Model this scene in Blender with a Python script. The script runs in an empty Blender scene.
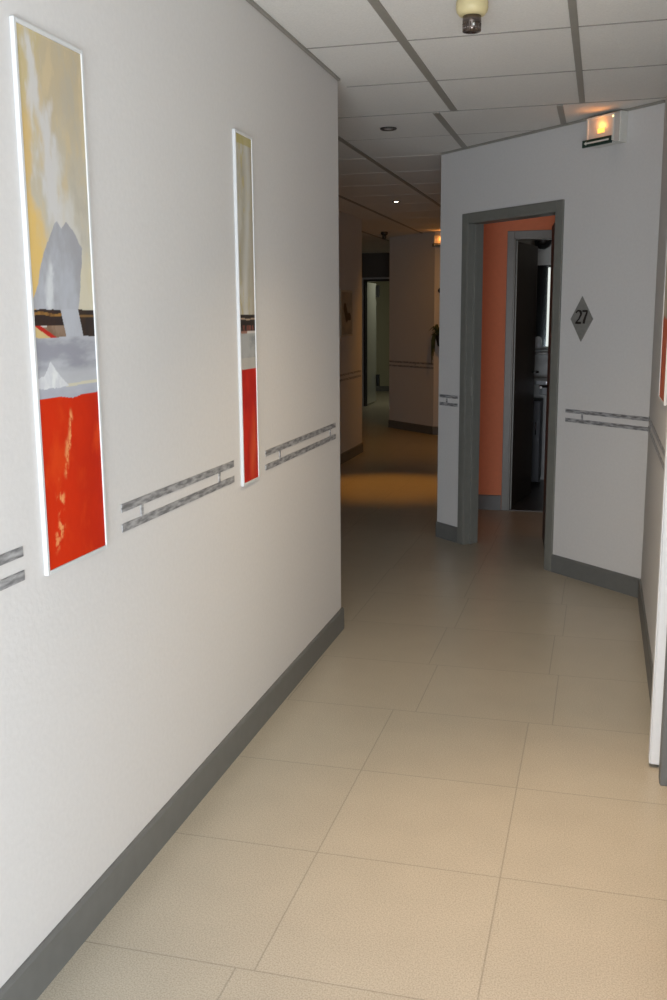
import bpy, bmesh, math, random
from mathutils import Vector, Matrix, noise
random.seed(7)
SC = bpy.context.scene
COL = SC.collection

# ------------------------------------------------------------------ camera
EYE = 1.47
yaw, pitch, roll, F = 0.265299918, -0.184061529, -0.007835979, 982.807
cam_d = bpy.data.cameras.new('camera')
cam = bpy.data.objects.new('camera', cam_d)
COL.objects.link(cam)
fwd = Vector((-math.sin(yaw) * math.cos(pitch), math.cos(yaw) * math.cos(pitch), math.sin(pitch)))
r0 = fwd.cross(Vector((0, 0, 1))).normalized()
u0 = r0.cross(fwd)
r = r0 * math.cos(roll) + u0 * math.sin(roll)
u = u0 * math.cos(roll) - r0 * math.sin(roll)
m = Matrix((r, u, -fwd)).transposed().to_4x4()
m.translation = (0, 0, EYE)
cam.matrix_world = m
cam_d.sensor_fit = 'VERTICAL'
cam_d.sensor_height = 36
cam_d.lens = F * 36 / 1000
cam_d.clip_start = 0.02
SC.camera = cam

# ------------------------------------------------------------------ world, light, exposure
w = bpy.data.worlds.new('world')
SC.world = w
w.use_nodes = True
w.node_tree.nodes['Background'].inputs[0].default_value = (0.55, 0.65, 0.8, 1)
w.node_tree.nodes['Background'].inputs[1].default_value = 0.3
SC.view_settings.view_transform = 'Standard'
SC.view_settings.look = 'None'
SC.view_settings.gamma = 1
SC.view_settings.use_curve_mapping = False
SC.view_settings.exposure = 0.06


def area(name, loc, target, sx, sy, power, color):
    d = bpy.data.lights.new(name, 'AREA')
    d.shape = 'RECTANGLE'
    d.size, d.size_y, d.energy, d.color = sx, sy, power, color
    o = bpy.data.objects.new(name, d)
    o.location = loc
    o.rotation_euler = (Vector(target) - Vector(loc)).to_track_quat('-Z', 'Y').to_euler()
    COL.objects.link(o)
    return o


def spot(name, loc, target, power, color, angle, blend=0.6, radius=0.03):
    d = bpy.data.lights.new(name, 'SPOT')
    d.energy, d.color, d.spot_size, d.spot_blend, d.shadow_soft_size = power, color, math.radians(angle), blend, radius
    o = bpy.data.objects.new(name, d)
    o.location = loc
    o.rotation_euler = (Vector(target) - Vector(loc)).to_track_quat('-Z', 'Y').to_euler()
    COL.objects.link(o)
    return o


DAY = (0.83, 0.905, 1.0)
WARM = (1.0, 0.43, 0.05)
# daylight through the low glazed front behind the camera, and added fill from a side room on the right
area('daylight_end_window', (0.05, -1.62, 0.57), (-0.03, 4.6, 1.65), 2.1, 0.95, 198, DAY)
area('fill_side_room', (1.5, 2.70, 1.25), (-1.15, 2.95, 0.95), 0.8, 1.7, 4.5, (0.9, 1.0, 0.92))
# recessed ceiling spots: one just above the frame, one lit further down; wide and corner are fill
spot('ceiling_spot_near', (0.06, 2.2, 2.47), (0.10, 2.25, 0), 108, (1.0, 0.61, 0.33), 60, 1.0)
spot('fill_spot_wide', (-0.12, 2.95, 2.47), (-0.05, 3.45, 0), 72, (1.0, 0.76, 0.48), 112, 0.85)  # added fill, lifts the mid floor and the diagonal wall
spot('ceiling_spot_far', (-1.83, 8.955, 2.45), (-1.74, 8.35, 0), 92, (1.0, 0.40, 0.03), 42, 0.9)
spot('fill_spot_corner', (-1.45, 10.75, 2.47), (-2.25, 11.9, 0.4), 25, WARM, 128, 0.8)  # unseen warm fill added for the far corridor walls
# daylight reaching room 27 from its own window
area('daylight_room', (0.95, 6.75, 1.5), (-0.8, 7.2, 0.9), 0.7, 1.3, 1.75, (1.0, 0.55, 0.1))
area('bathroom_fill', (-0.15, 8.3, 2.4), (-0.3, 8.6, 0), 0.25, 0.25, 0.6, (1.0, 0.97, 0.92))  # unseen fill added to brighten the bathroom
area('end_room_lamp', (-3.05, 16.75, 2.42), (-3.5, 16.7, 0.3), 0.3, 0.3, 7, (1.0, 0.95, 0.70))


# ------------------------------------------------------------------ materials
def new_mat(name):
    mt = bpy.data.materials.new(name)
    mt.use_nodes = True
    nt = mt.node_tree
    return mt, nt, nt.nodes['Principled BSDF']


def lin(c):
    return tuple(((x / 255) / 12.92 if x / 255 <= .04045 else ((x / 255 + .055) / 1.055) ** 2.4) for x in c)


def plain(name, col, rough=0.5, metal=0.0, var=0.04, scale=40, bump=0.0, spec=0.5, emit=None, estr=0, coat=0):
    """colour with slight procedural mottling and an optional fine bump"""
    mt, nt, b = new_mat(name)
    tc = nt.nodes.new('ShaderNodeTexCoord')
    nz = nt.nodes.new('ShaderNodeTexNoise')
    nz.inputs['Scale'].default_value = scale
    nz.inputs['Detail'].default_value = 4
    nt.links.new(tc.outputs['Object'], nz.inputs['Vector'])
    rp = nt.nodes.new('ShaderNodeValToRGB')
    rp.color_ramp.elements[0].position = 0.3
    rp.color_ramp.elements[1].position = 0.7
    rp.color_ramp.elements[0].color = (*[c * (1 - var) for c in col], 1)
    rp.color_ramp.elements[1].color = (*[min(1, c * (1 + var)) for c in col], 1)
    nt.links.new(nz.outputs['Fac'], rp.inputs['Fac'])
    nt.links.new(rp.outputs['Color'], b.inputs['Base Color'])
    b.inputs['Roughness'].default_value = rough
    b.inputs['Metallic'].default_value = metal
    b.inputs['Specular IOR Level'].default_value = spec
    if coat:
        b.inputs['Coat Weight'].default_value = coat
    if emit:
        b.inputs['Emission Color'].default_value = (*emit, 1)
        b.inputs['Emission Strength'].default_value = estr
    if bump:
        bp = nt.nodes.new('ShaderNodeBump')
        bp.inputs['Strength'].default_value = bump
        bp.inputs['Distance'].default_value = 0.004
        nt.links.new(nz.outputs['Fac'], bp.inputs['Height'])
        nt.links.new(bp.outputs['Normal'], b.inputs['Normal'])
    return mt


M = {}
M['wall'] = plain('wall_paint', (0.66, 0.645, 0.63), 0.85, var=0.02, scale=70, bump=0.14, spec=0.2)
M['salmon'] = plain('salmon_paint', (0.72, 0.235, 0.12), 0.8, var=0.03, scale=30, bump=0.1, spec=0.2)
M['bath_wall'] = plain('bath_tile_wall', (0.50, 0.50, 0.47), 0.4, var=0.04, scale=12)
M['grey'] = plain('grey_gloss_paint', (0.143, 0.145, 0.138), 0.45, var=0.05, scale=25)
M['grey_frame'] = plain('door_frame_grey_paint', (0.185, 0.185, 0.165), 0.4, var=0.04, scale=25)
M['panel'] = plain('ceiling_panel', (0.78, 0.765, 0.73), 0.9, var=0.05, scale=160, bump=0.25, spec=0.1)
M['profile'] = plain('ceiling_profile', (0.30, 0.285, 0.25), 0.5, var=0.03)
M['gap'] = plain('ceiling_joint', (0.27, 0.255, 0.23), 0.8, var=0.03)
M['white'] = plain('white_gloss_paint', (0.63, 0.64, 0.64), 0.35, var=0.015)
M['white_trunk'] = plain('white_plastic', (0.70, 0.70, 0.69), 0.4, var=0.02)
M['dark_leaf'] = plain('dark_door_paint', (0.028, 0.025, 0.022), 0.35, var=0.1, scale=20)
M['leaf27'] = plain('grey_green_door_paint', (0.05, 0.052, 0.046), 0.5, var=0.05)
M['black'] = plain('black_plastic', (0.015, 0.015, 0.015), 0.4)
M['cream'] = plain('aged_cream_plastic', (0.62, 0.53, 0.29), 0.5, var=0.05)
M['smoke'] = plain('dark_chrome', (0.16, 0.13, 0.115), 0.18, metal=0.85, var=0.1)
M['chrome'] = plain('chrome', (0.55, 0.55, 0.55), 0.15, metal=1.0, var=0.02)
M['dark_metal'] = plain('dark_metal', (0.06, 0.055, 0.05), 0.35, metal=0.6)
M['plate'] = plain('brushed_plate', (0.27, 0.265, 0.245), 0.5, metal=0.25, var=0.08, scale=60)
M['ink'] = plain('black_numeral_paint', (0.02, 0.014, 0.012), 0.5)
M['sign_body'] = plain('translucent_white_plastic', (0.66, 0.66, 0.61), 0.35, var=0.03)
M['sign_green'] = plain('dark_green_label', (0.012, 0.035, 0.025), 0.35)
M['lens'] = plain('sign_lens', (0.60, 0.55, 0.50), 0.3)
M['amber'] = plain('amber_lamp', (1.0, 0.5, 0.1), 0.4, emit=(1.0, 0.47, 0.10), estr=1.35)
M['led'] = plain('led', (1.0, 0.8, 0.3), 0.4, emit=(1.0, 0.72, 0.25), estr=3)
M['bulb'] = plain('lit_bulb', (1, 0.9, 0.8), 0.4, emit=(1.0, 0.86, 0.70), estr=9)
M['bulb_off'] = plain('unlit_bulb_glass', (0.5, 0.5, 0.48), 0.12, metal=0.4)
M['mirror'] = plain('mirror_glass', (0.10, 0.11, 0.11), 0.08, metal=0.9, var=0.02)
M['strip'] = plain('mirror_glint_glow', (0.9, 0.92, 0.88), 0.4, emit=(0.92, 1.0, 0.92), estr=0.72)  # emission stands in for a bright reflection on the mirror
M['porcelain'] = plain('white_porcelain', (0.6, 0.62, 0.64), 0.2, var=0.02)
M['cabinet'] = plain('dark_vanity_board', (0.035, 0.035, 0.042), 0.5)
M['beige'] = plain('beige_mirror_frame', (0.55, 0.50, 0.40), 0.5)
M['leafgreen'] = plain('plant_leaf', (0.05, 0.075, 0.03), 0.6, var=0.3)
M['bath_floor'] = plain('bath_floor_tile', (0.06, 0.057, 0.06), 0.3, var=0.15, scale=8)
M['gloss_leaf'] = plain('glossy_pale_door', (0.50, 0.53, 0.52), 0.16, var=0.03, coat=0.6)
M['olive_wall'] = plain('end_room_wall_paint', (0.40, 0.39, 0.28), 0.8)
M['transom'] = plain('dark_transom_panel', (0.12, 0.11, 0.10), 0.3)


def brushed():
    mt, nt, b = new_mat('silver_tape')
    tc = nt.nodes.new('ShaderNodeTexCoord')
    mp = nt.nodes.new('ShaderNodeMapping')
    mp.inputs['Scale'].default_value = (7, 1, 30)
    mp.inputs['Rotation'].default_value = (0, 0.55, 0)
    nz = nt.nodes.new('ShaderNodeTexNoise')
    nz.inputs['Scale'].default_value = 3
    nz.inputs['Detail'].default_value = 6
    rp = nt.nodes.new('ShaderNodeValToRGB')
    rp.color_ramp.elements[0].position, rp.color_ramp.elements[1].position = 0.38, 0.64
    rp.color_ramp.elements[0].color = (0.20, 0.20, 0.205, 1)
    rp.color_ramp.elements[1].color = (0.52, 0.52, 0.53, 1)
    nt.links.new(tc.outputs['Object'], mp.inputs['Vector'])
    nt.links.new(mp.outputs['Vector'], nz.inputs['Vector'])
    nt.links.new(nz.outputs['Fac'], rp.inputs['Fac'])
    nt.links.new(rp.outputs['Color'], b.inputs['Base Color'])
    b.inputs['Roughness'].default_value = 0.45
    b.inputs['Metallic'].default_value = 0.25
    return mt


M['silver'] = brushed()


def floor_mat():
    """speckled beige vinyl tiles, every row of tiles a little offset from the next"""
    mt, nt, b = new_mat('speckled_vinyl_tiles')
    N, L = nt.nodes, nt.links
    tc = N.new('ShaderNodeTexCoord')
    sp = N.new('ShaderNodeSeparateXYZ')
    L.new(tc.outputs['Object'], sp.inputs[0])

    def mth(op, a, bb=None, c=None):
        n = N.new('ShaderNodeMath')
        n.operation = op
        for k, v in enumerate((a, bb, c)):
            if v is None:
                continue
            if isinstance(v, (int, float)):
                n.inputs[k].default_value = v
            else:
                L.new(v, n.inputs[k])
        return n.outputs[0]
    X, Y = sp.outputs[0], sp.outputs[1]
    v = mth('DIVIDE', mth('SUBTRACT', Y, 1.895), 0.523)
    row = mth('FLOOR', v)
    fv = mth('SUBTRACT', v, row)
    # row offset: rows 0..2 in line, the next one shifted by 6 cm
    odd = mth('GREATER_THAN', row, 2.5)
    low = mth('LESS_THAN', row, -0.5)
    jig = mth('MULTIPLY', mth('SINE', mth('MULTIPLY', row, 2.7)), 0.02)
    off = mth('ADD', mth('ADD', mth('MULTIPLY', odd, 0.066), mth('MULTIPLY', low, -0.045)),
              mth('MULTIPLY', odd, jig))
    uu = mth('DIVIDE', mth('SUBTRACT', mth('SUBTRACT', X, -0.7116), off), 0.506)
    colm = mth('FLOOR', uu)
    fu = mth('SUBTRACT', uu, colm)
    du = mth('MULTIPLY', mth('MINIMUM', fu, mth('SUBTRACT', 1.0, fu)), 0.506)
    dv = mth('MULTIPLY', mth('MINIMUM', fv, mth('SUBTRACT', 1.0, fv)), 0.523)
    edge = mth('MINIMUM', du, dv)
    joint = N.new('ShaderNodeMapRange')
    joint.inputs['From Min'].default_value = 0.0008
    joint.inputs['From Max'].default_value = 0.0030
    joint.inputs['To Min'].default_value = 0.70
    joint.inputs['To Max'].default_value = 1.0
    L.new(edge, joint.inputs['Value'])
    cmb = N.new('ShaderNodeCombineXYZ')
    L.new(row, cmb.inputs[0])
    L.new(colm, cmb.inputs[1])
    wn = N.new('ShaderNodeTexWhiteNoise')
    wn.noise_dimensions = '3D'
    L.new(cmb.outputs[0], wn.inputs['Vector'])
    tint = mth('ADD', 0.965, mth('MULTIPLY', wn.outputs['Value'], 0.06))
    n1 = N.new('ShaderNodeTexNoise')
    n1.inputs['Scale'].default_value = 260
    n1.inputs['Detail'].default_value = 1
    n2 = N.new('ShaderNodeTexNoise')
    n2.inputs['Scale'].default_value = 7
    n2.inputs['Detail'].default_value = 5
    for n in (n1, n2):
        L.new(tc.outputs['Object'], n.inputs['Vector'])
    rp = N.new('ShaderNodeValToRGB')
    rp.color_ramp.elements[0].position, rp.color_ramp.elements[1].position = 0.34, 0.64
    rp.color_ramp.elements[0].color = (0.375, 0.34, 0.27, 1)
    rp.color_ramp.elements[1].color = (0.505, 0.465, 0.385, 1)
    L.new(n1.outputs['Fac'], rp.inputs['Fac'])
    k = mth('MULTIPLY', mth('MULTIPLY', joint.outputs[0], tint),
            mth('ADD', 0.93, mth('MULTIPLY', n2.outputs['Fac'], 0.14)))
    mul = N.new('ShaderNodeVectorMath')
    mul.operation = 'SCALE'
    L.new(rp.outputs['Color'], mul.inputs[0])
    L.new(k, mul.inputs['Scale'])
    L.new(mul.outputs[0], b.inputs['Base Color'])
    b.inputs['Roughness'].default_value = 0.31
    b.inputs['Specular IOR Level'].default_value = 0.45
    return mt


M['floor'] = floor_mat()


def canvas_mat():
    mt, nt, b = new_mat('painted_canvas')
    at = nt.nodes.new('ShaderNodeAttribute')
    at.attribute_name = 'paint'
    nt.links.new(at.outputs['Color'], b.inputs['Base Color'])
    b.inputs['Roughness'].default_value = 0.6
    b.inputs['Specular IOR Level'].default_value = 0.2
    nz = nt.nodes.new('ShaderNodeTexNoise')
    nz.inputs['Scale'].default_value = 120
    tc = nt.nodes.new('ShaderNodeTexCoord')
    nt.links.new(tc.outputs['Object'], nz.inputs['Vector'])
    bp = nt.nodes.new('ShaderNodeBump')
    bp.inputs['Strength'].default_value = 0.15
    bp.inputs['Distance'].default_value = 0.002
    nt.links.new(nz.outputs['Fac'], bp.inputs['Height'])
    nt.links.new(bp.outputs['Normal'], b.inputs['Normal'])
    return mt


M['canvas'] = canvas_mat()


# ------------------------------------------------------------------ mesh helpers
class MB:
    """collects boxes, prisms and lathes, then links them as ONE mesh object"""

    def __init__(self):
        self.v, self.f, self.mi, self.sm = [], [], [], []

    def box(self, x0, x1, y0, y1, z0, z1, mi=0):
        b = len(self.v)
        self.v += [(x, y, z) for z in (z0, z1) for x, y in ((x0, y0), (x1, y0), (x1, y1), (x0, y1))]
        for q in ((0, 3, 2, 1), (4, 5, 6, 7), (0, 1, 5, 4), (1, 2, 6, 5), (2, 3, 7, 6), (3, 0, 4, 7)):
            self.f.append([b + i for i in q])
            self.mi.append(mi)
            self.sm.append(False)
        return self

    def prism(self, poly, lo, hi, axis='z', mi=0):
        """poly: ccw 2-D outline, extruded along axis"""
        n, b = len(poly), len(self.v)
        for c in (lo, hi):
            for p in poly:
                self.v.append({'z': (p[0], p[1], c), 'y': (p[0], c, p[1]), 'x': (c, p[0], p[1])}[axis])
        self.f.append([b + i for i in reversed(range(n))])
        self.f.append([b + n + i for i in range(n)])
        for i in range(n):
            j = (i + 1) % n
            self.f.append([b + i, b + j, b + n + j, b + n + i])
        k = n + 2
        self.mi += [mi] * k
        self.sm += [False] * k
        return self

    def lathe(self, prof, c=(0, 0, 0), seg=32, mi=0, axis='z'):
        """prof: list of (radius, height) along the axis"""
        b = len(self.v)
        for rr, hh in prof:
            for k in range(seg):
                a = 2 * math.pi * k / seg
                p = (rr * math.cos(a), rr * math.sin(a), hh)
                if axis == 'y':
                    p = (p[0], p[2], p[1])
                self.v.append((p[0] + c[0], p[1] + c[1], p[2] + c[2]))
        for i in range(len(prof) - 1):
            for k in range(seg):
                k2 = (k + 1) % seg
                self.f.append([b + i * seg + k, b + i * seg + k2, b + (i + 1) * seg + k2, b + (i + 1) * seg + k])
                self.mi.append(mi)
                self.sm.append(True)
        for i, rev in ((0, True), (len(prof) - 1, False)):
            if prof[i][0] > 1e-5:
                ring = [b + i * seg + k for k in range(seg)]
                self.f.append(ring[::-1] if rev else ring)
                self.mi.append(mi)
                self.sm.append(False)
        return self

    def tube(self, pts, rad, seg=10, mi=0):
        b = len(self.v)
        pts = [Vector(p) for p in pts]
        up = Vector((0.13, 0.31, 0.94)).normalized()
        n = len(pts)
        for i, p in enumerate(pts):
            t = (pts[min(i + 1, n - 1)] - pts[max(i - 1, 0)]).normalized()
            a = t.cross(up).normalized()
            c = a.cross(t)
            rr = rad[i] if isinstance(rad, (list, tuple)) else rad
            for k in range(seg):
                w_ = 2 * math.pi * k / seg
                self.v.append(tuple(p + (a * math.cos(w_) + c * math.sin(w_)) * rr))
        for i in range(n - 1):
            for k in range(seg):
                k2 = (k + 1) % seg
                self.f.append([b + i * seg + k, b + i * seg + k2, b + (i + 1) * seg + k2, b + (i + 1) * seg + k])
                self.mi.append(mi)
                self.sm.append(True)
        self.f.append([b + k for k in range(seg)][::-1])
        self.f.append([b + (n - 1) * seg + k for k in range(seg)])
        self.mi += [mi, mi]
        self.sm += [False, False]
        return self

    def build(self, name, mats, parent=None, bevel=0, loc=(0, 0, 0), rz=0):
        me = bpy.data.meshes.new(name)
        me.from_pydata(self.v, [], self.f)
        for mt in (mats if isinstance(mats, (list, tuple)) else [mats]):
            me.materials.append(mt)
        me.polygons.foreach_set('material_index', self.mi)
        me.polygons.foreach_set('use_smooth', self.sm)
        bm = bmesh.new()
        bm.from_mesh(me)
        bmesh.ops.recalc_face_normals(bm, faces=bm.faces)
        bm.to_mesh(me)
        bm.free()
        me.update()
        o = bpy.data.objects.new(name, me)
        COL.objects.link(o)
        if parent:
            o.parent = parent
        else:
            o.location = loc
            o.rotation_euler = (0, 0, rz)
        if bevel:
            md = o.modifiers.new('bevel', 'BEVEL')
            md.width = bevel
            md.segments = 2
            md.limit_method = 'ANGLE'
            md.harden_normals = False
        return o


def thing(name, label, cat, loc=(0, 0, 0), rz=0, group=None):
    o = bpy.data.objects.new(name, None)
    o.empty_display_size = 0.05
    COL.objects.link(o)
    o.location, o.rotation_euler = loc, (0, 0, rz)
    return tag(o, label, cat, group)


def tag(o, label, cat, group=None):
    o['label'], o['category'] = label, cat
    if group:
        o['group'] = group
    return o


def struct(o):
    o['kind'] = 'structure'
    return o


class WallLine:
    """local frame on a wall: x runs along the wall (seen from the room, to the right), -y comes out of it, z up"""

    def __init__(self, a, b):
        self.a, self.b = Vector(a), Vector(b)
        d = self.b - self.a
        self.len = d.length
        self.d = d.normalized()
        self.rz = math.atan2(d.y, d.x)
        self.n = Vector((self.d.y, -self.d.x))

    def at(self, s, z=0.0, out=0.0):
        p = self.a + self.d * s + self.n * out
        return (p.x, p.y, z)


H = 2.485
LEFT = WallLine((-1.154, -1.7), (-1.154, 4.37))      # s = Y + 1.7
DIAG = WallLine((-1.033, 6.474), (0.245, 5.25))
RIGHT = WallLine((0.245, 5.25), (0.245, 1.3))        # s = 5.25 - Y
LEFTFAR = WallLine((-2.52, 4.3), (-2.52, 10.5))     # s = Y - 4.3
FARDIAG = WallLine((-2.735, 12.955), (-2.02, 12.25))
FAREND = WallLine((-2.02, 12.25), (-1.0, 12.25))


def wall(name, L, s0=0, s1=None, th=0.1, openings=(), mat='wall', base=True, mat_base='grey'):
    s1 = L.len if s1 is None else s1
    mb = MB()
    s = s0
    for (a, b, zt) in openings:
        mb.box(s, a, 0, th, 0, H)
        mb.box(a, b, 0, th, zt, H)
        s = b
    mb.box(s, s1, 0, th, 0, H)
    o = struct(mb.build(name, M[mat], loc=(L.a.x, L.a.y, 0), rz=L.rz))
    return o


def skirting(name, L, spans, h=0.104, t=0.012, extra=None):
    mb = MB()
    for a, b in spans:
        mb.prism([(0.0, 0), (0.0, h), (-t * 0.55, h), (-t, h - 0.008), (-t, 0)], a, b, 'x')
    if extra:
        extra(mb)
    return struct(mb.build(name, M['grey'], loc=(L.a.x, L.a.y, 0), rz=L.rz))


# ------------------------------------------------------------------ the setting
fl = MB().box(-5.2, 2.2, -3.4, 20.2, -0.08, 0)
struct(fl.build('floor', M['floor']))

cl = MB()
cl.box(-5.2, 2.2, -3.4, 20.2, H, H + 0.06, 0)


def bar(x0, x1, y0, y1, mi, drop=0.004):
    cl.box(x0, x1, y0, y1, H - drop, H, mi)


YB = 5.2
for xc, ww in ((-0.766, 0.034), (-0.142, 0.027), (0.49, 0.03), (1.12, 0.03)):
    bar(xc - ww / 2, xc + ww / 2, -3.2, YB - 0.01, 1)
for xc, ww in ((0.39, 0.03), (-0.25, 0.03), (-0.862, 0.034), (-1.515, 0.03), (-2.215, 0.03), (-2.86, 0.03)):
    bar(xc - ww / 2, xc + ww / 2, YB + 0.01, 15.9, 1)
y = 3.865
ys = [3.865 + k * 0.665 for k in range(-10, 19)]
for yy in ys:
    if yy < YB - 0.1:
        bar(-1.154, 1.9, yy - 0.005, yy + 0.004, 2, 0.002)
    elif yy < YB + 0.1:
        bar(-2.5, 1.9, yy - 0.005, yy + 0.004, 2, 0.002)
    else:
        bar(-4.5, 1.9, yy - 0.002, yy + 0.002, 2 if yy < 6 else 0, 0.001)
bar(-1.154, -1.142, -3.2, 4.37, 1, 0.010)     # wall angle along the left wall
struct(cl.build('ceiling', [M['panel'], M['profile'], M['gap']]))

# left wall, its end at Y = 4.37, then the recessed corridor wall
wall('wall_left', LEFT, th=0.12)
skirting('baseboard_left', LEFT, [(0, LEFT.len + 0.012)])
LRET = WallLine((-1.154, 4.37), (-2.52, 4.37))
wall('wall_left_return', WallLine((-1.274, 4.369), (-2.52, 4.369)), th=0.1)
wall('wall_left_far', LEFTFAR, th=0.12)
skirting('baseboard_left_far', LEFTFAR, [(0.1, LEFTFAR.len)])
LF2 = WallLine((-2.64, 10.5), (-4.6, 10.5))
wall('wall_left_turn', LF2, th=0.1)
wall('wall_lobby_left', WallLine((-4.6, 10.4), (-4.6, 16.1)), th=0.1)

# diagonal wall with the doorway of room 27
D0, D1, DZ = 0.284, 1.066, 2.043
wall('wall_diagonal', DIAG, th=0.10, openings=[(D0, D1, DZ)])
struct(MB().box(0, DIAG.len, -0.012, 0, H - 0.012, H - 0.0005).build('trim_1', M['profile'], loc=(DIAG.a.x, DIAG.a.y, 0), rz=DIAG.rz))
skirting('baseboard_diagonal', DIAG, [(0.0, D0 - 0.048), (D1 + 0.046, DIAG.len)])
wall('wall_corridor_right', WallLine((-1.033, 12.25), (-1.033, 6.474)), th=0.1)

# right wall with a door frame near the camera
RS0, RS1 = 5.25 - 3.08, 5.25 - 2.25
wall('wall_right', RIGHT, th=0.12, openings=[(RS0, RS1, 2.043)])
skirting('baseboard_right', RIGHT, [(0.0, RS0 - 0.12), (RS1 + 0.055, RIGHT.len)])

# the near end of the corridor, behind the camera
wall('wall_lobby', WallLine((0.365, 1.3), (1.9, 1.3)), th=0.1)
wall('wall_lobby_right', WallLine((1.9, 1.4), (1.9, -1.8)), th=0.1)
BACK = WallLine((2.0, -1.7), (-1.3, -1.7))
wall('wall_back', BACK, th=0.1)
wf = MB()
a0, a1, z0, z1 = 0.88, 3.12, 0.08, 1.16
for bx in ((a0 - .06, a0, z0 - .06, z1 + .06), (a1, a1 + .03, z0 - .06, z1 + .06), (a0, a1, z0 - .06, z0), (a0, a1, z1, z1 + .06), (1.98, 2.02, z0, z1)):
    wf.box(bx[0], bx[1], -0.03, 0, bx[2], bx[3])
wo = struct(wf.build('window_1', M['white'], loc=(BACK.a.x, BACK.a.y, 0), rz=BACK.rz))
MB().box(a0, a1, -0.012, -0.004, z0, z1).build('window_pane', M['mirror'], parent=wo)
# side room behind the grey door frame, added to hold the fill light
wall('wall_side_room', WallLine((0.365, 3.35), (1.65, 3.35)), th=0.1)
wall('wall_side_room_right', WallLine((1.6, 3.35), (1.6, 1.95)), th=0.1)
wall('wall_side_room_back', WallLine((1.6, 2.0), (0.365, 2.0)), th=0.1)

# far corridor walls
wall('wall_far_diagonal', FARDIAG, th=0.1)
skirting('baseboard_far_diagonal', FARDIAG, [(0, FARDIAG.len)])
wall('wall_far', FAREND, th=0.1)
skirting('baseboard_far', FAREND, [(0, FAREND.len)])
wall('wall_lobby_far', WallLine((-2.735, 16.0), (-2.735, 12.955)), th=0.1)
ENDW = WallLine((-4.7, 16.0), (-2.635, 16.0))
E0, E1 = -3.79 + 4.7, -2.92 + 4.7
wall('wall_end', ENDW, th=0.12, openings=[(E0, E1, 2.05)])
wall('wall_end_room', WallLine((-4.7, 19.35), (-2.2, 19.35)), th=0.1, mat='olive_wall')
skirting('baseboard_end_room', WallLine((-4.7, 19.35), (-2.2, 19.35)), [(0, 2.5)])
wall('wall_end_room_left', WallLine((-4.7, 16.12), (-4.7, 19.35)), th=0.1, mat='olive_wall')
wall('wall_end_room_right', WallLine((-2.2, 19.35), (-2.2, 16.12)), th=0.1, mat='olive_wall')

# room 27: vestibule walls and the bathroom beyond
INNER = WallLine((-0.93, 7.5), (1.5, 7.5))
B0, B1, BZ = 0.276, 1.03, 2.03
wall('wall_room_inner', INNER, th=0.09, openings=[(B0, B1, BZ)], mat='salmon')
skirting('baseboard_room_inner', INNER, [(0, B0 - 0.05), (B1 + 0.05, 2.43)], h=0.115)
wall('wall_room_left', WallLine((-0.93, 6.52), (-0.93, 7.5)), th=0.1, mat='salmon')
wall('wall_room_right', WallLine((1.5, 7.5), (1.5, 5.3)), th=0.1, mat='salmon')
RETW = WallLine((-0.298, 6.62), (-0.222, 5.80))
wall('wall_room_return', RETW, th=0.09, mat='salmon')
wall('wall_bath_back', WallLine((-0.93, 9.0), (1.0, 9.0)), th=0.1, mat='bath_wall')
wall('wall_bath_left', WallLine((-0.93, 7.59), (-0.93, 9.0)), th=0.1, mat='bath_wall')
wall('wall_bath_right', WallLine((0.6, 9.0), (0.6, 7.59)), th=0.1, mat='bath_wall')
struct(MB().box(-0.93, 0.6, 7.5, 9.0, -0.01, 0.004).build('floor_bath', M['bath_floor']))


# ------------------------------------------------------------------ doors
def door_frame(name, L, s0, s1, zt, th, cas=0.047, proud=0.014, mat='grey_frame'):
    mb = MB()
    lin_ = 0.018
    # lining through the wall thickness
    mb.box(s0 - 0.004, s0 + lin_ - 0.004, -proud + 0.002, th + 0.01, 0, zt)
    mb.box(s1 - lin_ + 0.004, s1 + 0.004, -proud + 0.002, th + 0.01, 0, zt)
    mb.box(s0 - 0.004, s1 + 0.004, -proud + 0.002, th + 0.01, zt - lin_ + 0.004, zt + 0.004)
    # casing boards on the near face
    mb.box(s0 - cas, s0 + 0.004, -proud, 0, 0, zt + cas)
    mb.box(s1 - 0.004, s1 + cas, -proud, 0, 0, zt + cas)
    mb.box(s0 + 0.004, s1 - 0.004, -proud, 0, zt - 0.004, zt + cas)
    # rebate stop
    mb.box(s0 + lin_ - 0.004, s0 + lin_ + 0.008, th * 0.35, th * 0.6, 0, zt - lin_)
    return struct(mb.build(name, M[mat], loc=(L.a.x, L.a.y, 0), rz=L.rz, bevel=0.0025))


d1 = door_frame('door_1', DIAG, D0, D1, DZ, 0.10)
MB().box(D0 + 0.0145, D0 + 0.0165, 0.028, 0.05, 0.97, 1.09).build('strike_plate', M['plate'], parent=d1)


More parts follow.
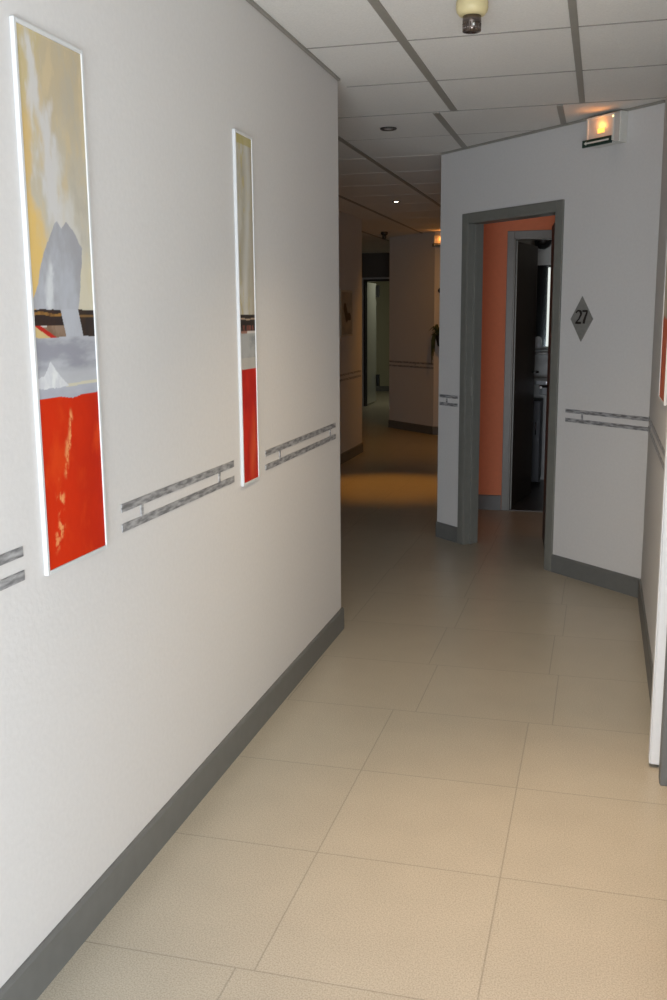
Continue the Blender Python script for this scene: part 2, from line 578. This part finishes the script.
def leaf(name, parent, parent_line, p, q, th, z0, z1, mat, side=1, handle=True, handle_mat='chrome'):
    """an open leaf from hinge p to free edge q; built in the frame's own coordinates"""
    ca, sa = math.cos(-parent_line.rz), math.sin(-parent_line.rz)

    def loc(v):
        x, yv = v[0] - parent_line.a.x, v[1] - parent_line.a.y
        return Vector((x * ca - yv * sa, x * sa + yv * ca))
    a, b = loc(p), loc(q)
    d = (b - a)
    ln = d.length
    d.normalize()
    n = Vector((-d.y, d.x)) * side
    mb = MB()
    pts = [a, b, b + n * th, a + n * th]
    if side < 0:
        pts = pts[::-1]
    mb.prism([(v.x, v.y) for v in pts], z0, z1, 'z')
    o = mb.build(name, M[mat], parent=parent, bevel=0.002)
    if handle:
        hb = MB()
        for sgn, base in ((-1, 0), (1, th)):
            c = a + d * (ln - 0.06) + n * (base + sgn * 0.0)
            e = c + n * sgn * 0.045
            f = e - d * 0.11
            hb.tube([(*c, 1.02), (*e, 1.02), (*(e - d * 0.01), 1.02), (*f, 1.02)], 0.009)
        hb.build('door_handle', M[handle_mat], parent=o)
    return o


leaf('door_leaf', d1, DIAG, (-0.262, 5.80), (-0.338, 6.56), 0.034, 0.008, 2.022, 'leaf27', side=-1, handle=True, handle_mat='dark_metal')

d2 = door_frame('door_2', INNER, B0, B1, BZ, 0.09)
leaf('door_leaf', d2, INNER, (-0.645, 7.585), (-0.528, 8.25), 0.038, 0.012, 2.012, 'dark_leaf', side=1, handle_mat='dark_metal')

d3 = door_frame('door_3', RIGHT, RS0, RS1, 2.043, 0.12, mat='grey')
MB().box(RS1 - 0.06, RS1 - 0.02, 0.13, 0.90, 0.008, 2.02).build('door_leaf', M['grey_frame'], parent=d3, bevel=0.002)

d4 = door_frame('door_4', ENDW, E0, E1, 2.05, 0.12, cas=0.02, mat='dark_leaf')
lf4 = leaf('door_leaf', d4, ENDW, (-3.77, 16.06), (-3.79, 16.86), 0.04, 0.02, 2.03, 'gloss_leaf', side=1, handle=False)
for zz in (0.28, 1.80):
    hb = MB()
    hb.box(E0 + 0.012, E0 + 0.06, 0.80, 0.88, zz, zz + 0.2)
    hb.build('hinge', M['black'], parent=lf4)
tr = MB()
tr.box(E0 - 0.047, E1 + 0.047, -0.01, 0, 2.097, 2.484)
tr.box(E0 + 0.01, E1 - 0.01, -0.018, -0.01, 2.15, 2.40)
tr.build('transom_panel', M['transom'], parent=d4)

# ------------------------------------------------------------------ white trunking on the right wall by the grey frame
tr = thing('cable_trunking', 'white vertical trunking running up the right wall beside the grey door frame', 'trunking',
           (0.245, 3.19, 0), RIGHT.rz)
mb = MB().box(-0.055, 0.0, -0.037, 0.0, 0.012, H - 0.002)
mb.build('channel', M['white_trunk'], parent=tr, bevel=0.004)
MB().box(-0.0535, -0.0015, -0.0415, -0.0365, 0.014, H - 0.004).build('cover', M['white_trunk'], parent=tr, bevel=0.002)

# ------------------------------------------------------------------ silver bands on the walls
BG = 'double silver bands on the walls'


def band(L, s0, s1, zt, links, label, w_=0.021, gap=0.030, t=0.0025):
    o = thing('wall_band', label, 'wall band', L.at(s0, zt - 2 * w_ - gap), L.rz, BG)
    ln = s1 - s0
    MB().box(0, ln, -t, 0, w_ + gap, 2 * w_ + gap).build('strip', M['silver'], parent=o)
    MB().box(0, ln, -t, 0, 0, w_).build('strip', M['silver'], parent=o)
    for k in links:
        MB().box(k - 0.007, k + 0.007, -t, 0, w_, w_ + gap).build('link', M['silver'], parent=o)
    return o


Yl = lambda yv: yv + 1.7
band(LEFT, Yl(0.90), Yl(1.761), 1.004, [0.12, 0.74], 'silver double band cut off at the left edge, before the large painting')
band(LEFT, Yl(2.205), Yl(2.997), 1.010, [0.115, 0.665], 'silver double band on the left wall between the two paintings')
band(LEFT, Yl(3.316), Yl(4.285), 1.000, [0.165, 0.88], 'silver double band between the narrow painting and the left wall corner')
band(DIAG, 0.015, 0.204, 0.965, [0.075], 'short silver double band left of the doorway with grey frame')
band(DIAG, 1.176, DIAG.len - 0.003, 0.955, [0.128], 'silver double band on diagonal wall under the diamond number plate')
band(RIGHT, 0.003, RS0 - 0.12, 0.962, [0.2, 1.7], 'silver double band on the right wall under the framed orange painting')
band(LEFTFAR, 0.3, LEFTFAR.len - 0.06, 0.905, [1.0, 4.8], 'dim double band on the far left wall under the small picture')
band(FARDIAG, 0.004, FARDIAG.len - 0.004, 0.895, [0.6], 'dim double band on the wall at the end of corridor')


# ------------------------------------------------------------------ paintings
def mix(a, b, k):
    return tuple(x + (y_ - x) * k for x, y_ in zip(a, b))


def inside(p, poly):
    c = False
    j = len(poly) - 1
    for i in range(len(poly)):
        xi, yi = poly[i]
        xj, yj = poly[j]
        if (yi > p[1]) != (yj > p[1]) and p[0] < (xj - xi) * (p[1] - yi) / (yj - yi) + xi:
            c = not c
        j = i
    return c


def sstep(a, b, x):
    t = max(0.0, min(1.0, (x - a) / (b - a)))
    return t * t * (3 - 2 * t)


def nz(u_, v_, su, sv, seed):
    return noise.fractal(Vector((u_ * su + seed, v_ * sv - seed, seed * 1.7)), 0.8, 2.2, 4) * 0.5


def seg_d(p, a, b):
    ax, ay = b[0] - a[0], b[1] - a[1]
    t = max(0, min(1, ((p[0] - a[0]) * ax + (p[1] - a[1]) * ay) / (ax * ax + ay * ay)))
    return math.hypot(p[0] - a[0] - t * ax, p[1] - a[1] - t * ay)


def paint_large(u_, v_):
    """abstract: ochre and white sky with a grey tower, dark band, grey water, red ground (u left-right, v bottom-top)"""
    n1 = nz(u_, v_, 3.2, 9, 1.3)
    n2 = nz(u_, v_, 9, 22, 4.1)
    ue, ve = u_ + 0.03 * n2, v_ + 0.008 * n1
    if v_ < 0.333 + 0.0015 * n1 - 0.005 * math.exp(-((u_ - 0.55) / 0.12) ** 2):
        c = mix(lin((206, 46, 6)), lin((190, 36, 6)), sstep(0.3, 0.95, u_ + 0.5 * n1))
        c = mix(c, lin((214, 64, 16)), sstep(0.05, 0.5, n1))
        for a, b, wd, st in (((0.50, 0.288), (0.46, 0.235), 0.020, 0.9), ((0.42, 0.235), (0.37, 0.19), 0.022, 0.75),
                             ((0.23, 0.15), (0.25, 0.135), 0.03, 0.7), ((0.27, 0.13), (0.25, 0.085), 0.03, 0.8),
                             ((0.22, 0.07), (0.16, 0.048), 0.025, 0.7)):
            dd = seg_d((ue, ve * 2.2), (a[0], a[1] * 2.2), (b[0], b[1] * 2.2))
            k = (1 - sstep(wd * 0.2, wd * 2.6, dd)) * st * sstep(-0.05, 0.28, nz(u_, v_, 16, 60, 9.7) + 0.03)
            c = mix(c, lin((238, 165, 105)), k)
        return c
    if v_ < 0.4485 + 0.002 * n1:
        # grey water, white hill
        c = mix(lin((150, 151, 160)), lin((182, 184, 190)), sstep(-0.3, 0.35, nz(u_, v_, 2, 30, 8.2)))
        if v_ < 0.352:
            c = mix(c, lin((176, 179, 190)), 0.7)
        elif v_ < 0.395:
            k = sstep(0.395, 0.375, v_)
            c = mix(c, lin((186, 188, 192)), k * 0.8)
        if abs(v_ - 0.354 - 0.004 * (u_ - 0.5)) < 0.003 and u_ > 0.45:
            c = lin((205, 200, 178))
        if inside((ue, ve), [(-0.1, 0.354), (0.5, 0.352), (0.36, 0.375), (0.215, 0.404), (0.11, 0.378), (-0.1, 0.372)]):
            c = mix(lin((206, 208, 212)), lin((224, 226, 226)), sstep(-0.2, 0.3, n2))
        return c
    grey = mix(lin((168, 170, 177)), lin((182, 185, 192)), sstep(-0.3, 0.3, n1))
    if v_ < 0.5015 + 0.002 * n1:
        sl = (0.5 - v_) / 0.05
        if u_ < 0.43 + 0.07 * sl:
            # dark block with ochre streak, red and cream stripe, brown ground
            if v_ > 0.484 and abs(v_ - 0.4925 - 0.002 * math.sin(u_ * 14)) < 0.0028:
                return mix(lin((150, 112, 60)), lin((96, 66, 40)), sstep(-0.2, 0.3, n2))
            if v_ > 0.471:
                return mix(lin((50, 40, 38)), lin((62, 44, 36)), sstep(-0.2, 0.3, n2))
            t = (0.471 - v_) / 0.0225
            if u_ < 0.02 + 0.24 * t - 0.02:
                return lin((205, 182, 130))
            if u_ < 0.10 + 0.24 * t:
                return lin((178, 40, 28))
            if u_ < 0.2 and t < 0.12:
                return lin((200, 196, 192))
            return mix(lin((142, 120, 102)), lin((120, 96, 76)), sstep(-0.2, 0.3, n2))
        if u_ > 0.725 + 0.065 * sl:
            if abs(v_ - 0.489) < 0.0022:
                return lin((120, 92, 58))
            return mix(lin((48, 40, 38)), lin((60, 46, 38)), sstep(-0.2, 0.3, n2))
        return grey
    # sky
    n3 = nz(u_, v_, 6, 10, 17.7)
    c = mix(lin((188, 174, 146)), lin((192, 188, 176)), sstep(0.95, 0.62, v_ + 0.15 * n1))
    c = mix(c, lin((196, 180, 128)), sstep(0.5, 0.0, u_ + 0.5 * n1) * sstep(0.62, 0.95, v_) * 0.7)
    c = mix(c, lin((204, 186, 150)), sstep(0.0, 0.3, n3) * 0.6)
    c = mix(c, lin((178, 172, 158)), sstep(0.0, 0.3, -n3) * sstep(0.4, 0.8, u_) * 0.6)
    c = mix(c, lin((206, 205, 205)), sstep(0.55, 0.1, abs(u_ - 0.30 - (0.84 - v_) * 1.1) * 2.2 + 0.9 * n3 + 0.5 * abs(v_ - 0.76) * 2) * 0.85)
    c = mix(c, lin((206, 204, 198)), sstep(0.2, 0.02, abs(u_ - 0.55 - (0.72 - v_) * 1.5) + 0.5 * n1) * sstep(0.84, 0.72, v_) * 0.7)
    c = mix(c, lin((220, 186, 112)), sstep(0.34, 0.1, u_ + 0.3 * n1 + abs(v_ - 0.60) * 1.3) * 0.95)
    c = mix(c, lin((214, 182, 120)), sstep(0.18, 0.04, u_ + 0.25 * n1) * sstep(0.66, 0.72, v_) * sstep(0.92, 0.80, v_) * 0.75)
    c = mix(c, lin((208, 200, 174)), sstep(0.62, 0.72, u_ + 0.1 * n2) * sstep(0.64, 0.58, v_) * 0.75)
    tower = [(-0.05, 0.50), (0.06, 0.53), (0.19, 0.595), (0.30, 0.628), (0.41, 0.662), (0.45, 0.668), (0.53, 0.655),
             (0.61, 0.668), (0.70, 0.655), (0.85, 0.622), (0.78, 0.54), (0.72, 0.50)]
    if inside((ue, ve), tower):
        c = mix(lin((160, 160, 164)), lin((178, 181, 188)), sstep(-0.3, 0.3, n1 + 0.25 * (0.5 - u_)))
        k = max(0, 1 - seg_d((ue, ve * 2), (0.33, 1.13), (0.26, 1.04)) / 0.085)
        c = mix(c, lin((205, 208, 210)), min(1, k * 1.5) * sstep(-0.3, 0.2, n2))
    return c


def paint_narrow(u_, v_):
    n1 = nz(u_, v_, 2.2, 10, 11.3)
    n2 = nz(u_, v_, 7, 26, 14.1)
    if v_ < 0.337 + 0.003 * n1:
        c = mix(lin((196, 42, 26)), lin((172, 30, 22)), sstep(-0.35, 0.35, n1))
        k = max(0, 1 - seg_d((u_ + 0.1 * n2, v_ * 2), (0.78, 0.26), (0.62, 0.12)) / 0.22)
        return mix(c, lin((214, 92, 50)), k * 0.7)
    if v_ < 0.442 + 0.002 * n1:
        c = mix(lin((142, 145, 146)), lin((168, 170, 170)), sstep(-0.3, 0.3, nz(u_, v_, 2, 30, 3.3)))
        if v_ < 0.37:
            c = mix(c, lin((186, 182, 174)), 0.7)
        return c
    if v_ < 0.4485:
        return lin((205, 200, 194)) if u_ > 0.45 else lin((150, 110, 96))
    if v_ < 0.4965 + 0.002 * n1:
        c = lin((52, 44, 40))
        if abs(v_ - 0.4835 - 0.001 * math.sin(u_ * 9)) < 0.002:
            c = lin((170, 150, 130))
        if v_ < 0.465 and n2 > 0.02:
            c = lin((120, 72, 62))
        return c
    c = mix(lin((172, 166, 148)), lin((194, 190, 178)), sstep(-0.3, 0.35, n1))
    c = mix(c, lin((186, 170, 112)), sstep(0.05, 0.4, n2 + 0.18 * math.sin(v_ * 14 + 3 * u_)) * 0.6)
    c = mix(c, lin((206, 206, 204)), sstep(0.25, 0.0, abs(u_ - 0.55 - 0.15 * math.sin(v_ * 9)) + 0.2 * n1) * 0.6)
    c = mix(c, lin((168, 156, 138)), sstep(0.72, 0.98, u_ + 0.3 * n1) * 0.8)
    if v_ > 0.975:
        c = mix(c, lin((178, 164, 96)), 0.7)
    return c


def paint_orange(u_, v_):
    n1 = nz(u_, v_, 3, 7, 21.3)
    if v_ < 0.40 + 0.01 * n1:
        return mix(lin((206, 106, 70)), lin((188, 90, 60)), sstep(-0.3, 0.3, n1))
    return mix(lin((188, 182, 170)), lin((206, 196, 172)), sstep(-0.3, 0.3, n1))


def paint_small(u_, v_):
    n1 = nz(u_, v_, 3, 4, 31.3)
    c = mix(lin((160, 150, 132)), lin((184, 172, 150)), sstep(-0.3, 0.3, n1))
    if seg_d((u_, v_), (0.35, 0.62), (0.5, 0.42)) < 0.13 or seg_d((u_, v_), (0.5, 0.42), (0.8, 0.42)) < 0.09:
        c = lin((96, 76, 52))
    return c


def painting(L, s0, s1, z0, z1, fn, label, lip=0.0095, depth=0.0105, nu=60, nv=420, frame_mat='white', group=None):
    o = thing('framed_painting', label, 'painting', L.at(s0, z0), L.rz, group)
    wd, ht = s1 - s0, z1 - z0
    fr = MB()
    fr.box(0, lip, -depth, 0, 0, ht)
    fr.box(wd - lip, wd, -depth, 0, 0, ht)
    fr.box(lip, wd - lip, -depth, 0, 0, lip)
    fr.box(lip, wd - lip, -depth, 0, ht - lip, ht)
    fr.build('frame', M[frame_mat], parent=o, bevel=0.0015)
    # canvas panel with its paint as a colour attribute
    me = bpy.data.meshes.new('canvas')
    x0, x1, y0, y1 = lip - 0.001, wd - lip + 0.001, lip - 0.001, ht - lip + 0.001
    dep = -depth + 0.003
    vs = [(x0 + (x1 - x0) * i / nu, dep, y0 + (y1 - y0) * j / nv) for j in range(nv + 1) for i in range(nu + 1)]
    fs = [(j * (nu + 1) + i, j * (nu + 1) + i + 1, (j + 1) * (nu + 1) + i + 1, (j + 1) * (nu + 1) + i)
          for j in range(nv) for i in range(nu)]
    cols = []
    for j in range(nv + 1):
        for i in range(nu + 1):
            cols += [*fn(i / nu, j / nv), 1.0]
    b = len(vs)
    vs += [(x0, -0.001, y0), (x1, -0.001, y0), (x1, -0.001, y1), (x0, -0.001, y1)]
    fs += [(b + 3, b + 2, b + 1, b), (0, b, b + 1, nu), (nv * (nu + 1), nv * (nu + 1) + nu, b + 2, b + 3)]
    cols += [0.5, 0.5, 0.5, 1.0] * 4
    me.from_pydata(vs, [], fs)
    at = me.color_attributes.new('paint', 'FLOAT_COLOR', 'POINT')
    at.data.foreach_set('color', cols)
    me.materials.append(M['canvas'])
    me.update()
    c = bpy.data.objects.new('canvas', me)
    COL.objects.link(c)
    c.parent = o
    return o


painting(LEFT, Yl(1.838), Yl(2.112), 0.920, 2.058, paint_large,
         'large tall white framed abstract painting nearest on the left wall, grey tower over red', nu=130, nv=640)
painting(LEFT, Yl(3.062), Yl(3.226), 0.912, 2.056, paint_narrow,
         'very narrow tall white framed painting, farther along the left wall near its corner')
painting(RIGHT, 5.25 - 4.325, 5.25 - 3.95, 1.127, 1.95, paint_orange,
         'white framed orange painting on the right wall, mostly cut off by the edge', nv=90)
painting(LEFTFAR, 9.58 - 4.3, 10.05 - 4.3, 1.275, 1.735, paint_small,
         'small dim framed picture on the dark corridor wall far behind', nu=40, nv=40, frame_mat='beige', lip=0.02)

# ------------------------------------------------------------------ room number plate
pl = thing('number_plate', 'grey diamond plate reading 27 on the wall right of the doorway', 'sign', DIAG.at(1.275, 1.449), DIAG.rz)
MB().prism([(0, -0.122), (0.083, 0), (0, 0.122), (-0.083, 0)], -0.006, 0, 'y').build('plate', M['plate'], parent=pl, bevel=0.0015)


def stroke_poly(mb, pts, widths, y0=-0.008, y1=-0.0055):
    """a flat pen stroke with changing width along a path in x,z"""
    n = len(pts)
    Lp, Rp = [], []
    for i in range(n):
        a, b = Vector(pts[max(i - 1, 0)]), Vector(pts[min(i + 1, n - 1)])
        t = (b - a).normalized()
        nn = Vector((-t.y, t.x))
        p = Vector(pts[i])
        Lp.append(p + nn * widths[i] * 0.68)
        Rp.append(p - nn * widths[i] * 0.68)
    for i in range(n - 1):
        q = [Lp[i], Rp[i], Rp[i + 1], Lp[i + 1]]
        mb.prism([(v.x, v.y) for v in q], y0, y1, 'y')


two = MB()
cx, cz = -0.021, 0.014
arc = [(cx + 0.0185 * math.cos(math.radians(a)), cz + 0.014 + 0.017 * math.sin(math.radians(a))) for a in range(165, -46, -21)]
arc += [(cx + 0.004, cz - 0.014), (cx - 0.010, cz - 0.026), (cx - 0.019, cz - 0.036)]
stroke_poly(two, arc, [0.007, 0.006, 0.006, 0.006, 0.007, 0.009, 0.011, 0.011, 0.010, 0.009, 0.008, 0.006, 0.006, 0.006][:len(arc)])
stroke_poly(two, [(cx - 0.021, cz - 0.0345), (cx + 0.020, cz - 0.0345)], [0.0085, 0.0085])
two.build('numeral', M['ink'], parent=pl)
sev = MB()
cx = 0.027
stroke_poly(sev, [(cx - 0.019, cz + 0.0285), (cx + 0.019, cz + 0.0285)], [0.008, 0.008])
stroke_poly(sev, [(cx + 0.0165, cz + 0.028), (cx + 0.004, cz - 0.002), (cx - 0.005, cz - 0.022), (cx - 0.008, cz - 0.038)], [0.007, 0.009, 0.011, 0.011])
sev.build('numeral', M['ink'], parent=pl)


# ------------------------------------------------------------------ emergency exit lights
def exit_light(L, s0, s1, z0, z1, depth, label, glow):
    o = thing('emergency_light', label, 'exit light', L.at(s0, z0), L.rz, 'emergency exit lights')
    wd, ht = s1 - s0, z1 - z0
    # wall body with a sloped front rim
    mb = MB()
    mb.prism([(0, 0.006), (0, ht), (-depth * 0.55, ht), (-depth * 0.55, 0.006)], 0, wd, 'x')
    mb.build('body', M['sign_body'], parent=o, bevel=0.004)
    fr = MB()
    fr.prism([(-depth * 0.55, 0.012), (-depth * 0.55, ht - 0.006), (-depth * 0.93, ht - 0.016), (-depth * 0.93, 0.012)], 0.010, wd - 0.006, 'x')
    fr.build('lens', M['lens'], parent=o, bevel=0.003)
    rim = MB()
    rim.box(0.008, 0.020, -depth, -depth * 0.93, 0.012, ht - 0.014)
    rim.box(wd - 0.018, wd - 0.004, -depth, -depth * 0.93, 0.012, ht - 0.014)
    rim.box(0.020, wd - 0.018, -depth, -depth * 0.93, ht - 0.024, ht - 0.014)
    rim.build('rim', M['sign_body'], parent=o, bevel=0.002)
    gl = MB()
    gl.box(-0.012, wd - 0.016, -depth * 1.06, -depth * 0.93, 0.0, 0.036)
    g = gl.build('label_strip', M['sign_green'], parent=o, bevel=0.0015)
    ar = MB()
    ar.box(0.016, wd - 0.030, -depth * 1.06 - 0.0015, -depth * 1.06 + 0.001, 0.0145, 0.0225)
    ar.prism([(0.002, 0.0185), (0.018, 0.009), (0.018, 0.028)], -depth * 1.06 - 0.0015, -depth * 1.06 + 0.001, 'y')
    ar.build('arrow', M['sign_body'], parent=g)
    lm = MB().box(wd * 0.42, wd * 0.66, -depth * 0.99, -depth * 0.93, ht * 0.37, ht * 0.52)
    lm.build('lamp', M['amber'], parent=o, bevel=0.003)
    pd = bpy.data.lights.new('amber_glow', 'POINT')
    pd.energy, pd.color, pd.shadow_soft_size = glow, (1.0, 0.36, 0.07), 0.012
    po = bpy.data.objects.new('amber_glow', pd)
    COL.objects.link(po)
    po.parent = o
    po.location = (wd * 0.54, -depth * 1.18, ht * 0.62)
    ld = MB().lathe([(0.0, -0.004), (0.004, -0.003), (0.005, 0)], (wd - 0.011, -depth, ht - 0.030), 12, axis='y')
    ld.build('indicator', M['led'], parent=o)
    return o


exit_light(DIAG, 1.340, 1.540, 2.318, 2.474, 0.095, 'white emergency light box above the diamond number plate, glowing amber', 0.16)
exit_light(FAREND, -0.005, 0.195, 2.30, 2.435, 0.09, 'amber emergency light at the far end of the dark corridor', 0.5)


# ------------------------------------------------------------------ ceiling detectors and downlights
def detector(loc, label, k=1.0, ring='cream', head='smoke'):
    o = thing('smoke_detector', label, 'smoke detector', loc, 0.3, 'ceiling smoke detectors')
    b = MB().lathe([(0.055 * k, 0), (0.0585 * k, -0.006 * k), (0.060 * k, -0.014 * k), (0.0585 * k, -0.022 * k), (0.060 * k, -0.027 * k),
                    (0.057 * k, -0.042 * k), (0.048 * k, -0.053 * k), (0.036 * k, -0.057 * k)], seg=40)
    b.build('base', M[ring], parent=o)
    h = MB().lathe([(0.034 * k, -0.055 * k), (0.035 * k, -0.078 * k), (0.033 * k, -0.082 * k), (0.0335 * k, -0.104 * k),
                    (0.030 * k, -0.112 * k), (0.012 * k, -0.116 * k), (0.0, -0.1165 * k)], seg=32)
    for q in range(20):
        a = 2 * math.pi * q / 20
        h.tube([(0.0335 * k * math.cos(a), 0.0335 * k * math.sin(a), -0.083 * k), (0.0325 * k * math.cos(a), 0.0325 * k * math.sin(a), -0.110 * k)], 0.0022 * k, 6)
    hd = h.build('sensor_head', M[head], parent=o)
    l = MB().lathe([(0.0, -0.009 * k), (0.0045 * k, -0.0075 * k), (0.006 * k, -0.003 * k), (0.006 * k, 0.004 * k)], (0.0, -0.0335 * k, -0.091 * k), 14, axis='z')
    l.build('indicator', M['bulb_off'], parent=hd)
    return o


detector((-0.456, 3.455, H), 'cream smoke detector with dark head hanging from the near ceiling', 0.88)
detector((-2.62, 12.1, H - 0.0), 'tiny dark detector on the ceiling at the far corridor end', 0.72, 'dark_metal', 'dark_metal')


def downlight(loc, label, lit, k=1.0):
    o = thing('downlight', label, 'downlight', loc, 0, 'recessed ceiling spotlights')
    b = MB().lathe([(0.046 * k, -0.0005), (0.046 * k, -0.006), (0.041 * k, -0.009), (0.034 * k, -0.007), (0.031 * k, -0.0012)], seg=36)
    b.build('trim_ring', M['dark_metal'] if not lit else M['chrome'], parent=o)
    g = MB().lathe([(0.031 * k, -0.0012), (0.029 * k, -0.004), (0.017 * k, -0.009), (0.0, -0.011)], seg=28)
    g.build('bulb', M['bulb'] if lit else M['bulb_off'], parent=o)
    return o


downlight((-1.18, 5.55, H), 'unlit recessed ceiling spotlight with dark ring, nearer one', False)
downlight((-1.83, 8.955, H), 'lit recessed ceiling spotlight farther down the dark corridor', True, 0.85)

# ------------------------------------------------------------------ hanging wall plant at the far end
pp = thing('wall_planter', 'dark wall pot with trailing green plant at the corridor end', 'plant', FAREND.at(0.115, 1.1), FAREND.rz)
MB().lathe([(0.035, 0.0), (0.055, 0.01), (0.085, 0.13), (0.09, 0.14), (0.08, 0.14), (0.075, 0.125), (0.0, 0.12)], (0, -0.092, 0), 24).build('pot', M['black'], parent=pp)
fo = MB()
for k in range(34):
    a = random.uniform(0, 2 * math.pi)
    ln = random.uniform(0.06, 0.15)
    up = random.uniform(0.02, 0.15)
    ca, sa = math.cos(a), math.sin(a) * 0.55
    p0 = Vector((0.03 * ca, -0.092 + 0.03 * sa, 0.12))
    p1 = p0 + Vector((ca * ln * 0.6, sa * ln * 0.6, up))
    p2 = p0 + Vector((ca * ln, sa * ln, up * 0.55))
    p2.y = min(p2.y, -0.006)
    p1.y = min(p1.y, -0.006)
    fo.tube([p0, p1, p2], [0.004, 0.012, 0.002], 6)
for k in range(4):
    x0 = -0.07 - 0.012 * k
    fo.tube([(x0 + 0.02, -0.10, 0.13), (x0, -0.11, 0.15), (x0 - 0.02, -0.105, 0.08), (x0 - 0.022, -0.10, -0.06 - 0.05 * k)], [0.004, 0.008, 0.008, 0.004], 6)
fo.build('foliage', M['leafgreen'], parent=pp)
kn = MB().lathe([(0.0, -0.03), (0.022, -0.027), (0.032, -0.012), (0.032, 0)], FAREND.at(0.075, 1.78), 24, axis='y')
tag(kn.build('wall_fitting', M['black']), 'small round dark fitting on the wall above the trailing plant', 'fitting')

# ------------------------------------------------------------------ bathroom fittings seen through the doorway
BW = WallLine((-0.93, 9.0), (1.0, 9.0))   # s = X + 0.93
mi = thing('wall_mirror', 'tall bathroom mirror with bright edge above the basin', 'mirror', BW.at(0.355, 1.20), BW.rz)
MB().box(0.0, 0.44, -0.012, -0.002, 0.0, 0.70).build('glass', M['mirror'], parent=mi)
MB().box(0.093, 0.113, -0.030, -0.012, 0.0, 0.68).build('glint_strip', M['strip'], parent=mi, bevel=0.002)  # glowing bar imitates the bright reflection along the mirror, no lamp
MB().box(0.128, 0.145, -0.026, -0.012, 0.0, 0.70).build('edge_strip', M['beige'], parent=mi, bevel=0.002)
sh = thing('bathroom_shelf', 'dark shelf below the bathroom mirror', 'shelf', BW.at(0.335, 1.13), BW.rz)
MB().box(0.0, 0.5, -0.12, 0.0, 0.0, 0.022).build('board', M['dark_metal'], parent=sh, bevel=0.002)
rail = MB().tube([(0.005, -0.002, 0.05), (0.005, -0.125, 0.05), (0.495, -0.125, 0.05), (0.495, -0.002, 0.05)], 0.005)
rail.build('rail', M['chrome'], parent=sh)
cu = MB().lathe([(0.026, 0), (0.031, 0.01), (0.034, 0.10), (0.028, 0.125), (0.012, 0.135), (0, 0.136)], (-0.55, 8.935, 1.1525), 24)
tag(cu.build('tumbler', M['porcelain']), 'pale tumbler standing on the bathroom shelf under the mirror', 'tumbler')
bs = thing('wash_basin', 'white wash basin on bathroom wall under the shelf', 'basin', BW.at(0.36, 0.80), BW.rz)
bm = MB()
out = [(0.0, -0.02), (0.0, -0.36), (0.04, -0.43), (0.12, -0.46), (0.45, -0.46), (0.53, -0.43), (0.57, -0.36), (0.57, -0.02)]
bm.prism(out[::-1], 0.09, 0.125, 'z')
inn = [(0.285 + (x - 0.285) * 0.8, -0.22 + (yv + 0.22) * 0.8) for x, yv in out]
bm.prism(inn[::-1], 0.0, 0.09, 'z')
bm.build('bowl', M['porcelain'], parent=bs, bevel=0.008)
MB().tube([(0.285, -0.07, 0.125), (0.285, -0.07, 0.22), (0.285, -0.10, 0.25), (0.285, -0.18, 0.235)], 0.012).build('tap', M['chrome'], parent=bs)
vc = thing('vanity_cabinet', 'dark cabinet standing below the bathroom basin', 'cabinet', (-0.66, 8.98, 0.004), 0)
MB().box(0.0, 0.17, -0.30, 0.0, 0.03, 0.74).build('carcass', M['cabinet'], parent=vc, bevel=0.003)
MB().box(0.004, 0.166, -0.318, -0.30, 0.05, 0.73).build('door', M['cabinet'], parent=vc, bevel=0.003)
MB().tube([(0.13, -0.318, 0.45), (0.13, -0.335, 0.45), (0.13, -0.335, 0.55), (0.13, -0.318, 0.55)], 0.005).build('handle', M['chrome'], parent=vc)
rh = thing('roll_holder', 'small black holder on the pale bathroom wall beneath the basin', 'holder', BW.at(0.50, 0.36), BW.rz)
MB().box(0, 0.075, -0.05, 0.0, 0.0, 0.05).build('body', M['black'], parent=rh, bevel=0.004)
MB().tube([(0.055, -0.025, 0.05), (0.06, -0.025, 0.09), (0.075, -0.025, 0.11)], 0.007).build('lever', M['black'], parent=rh)
vf = thing('ventilator', 'round dark fitting high on the bathroom wall behind dark door', 'ventilator', BW.at(0.395, 2.11), BW.rz)
MB().lathe([(0.0, -0.07), (0.055, -0.065), (0.072, -0.045), (0.076, 0)], seg=32, axis='y').build('cover', M['black'], parent=vf)
MB().lathe([(0.0, -0.082), (0.03, -0.08), (0.045, -0.066)], seg=24, axis='y').build('hub', M['dark_metal'], parent=vf)
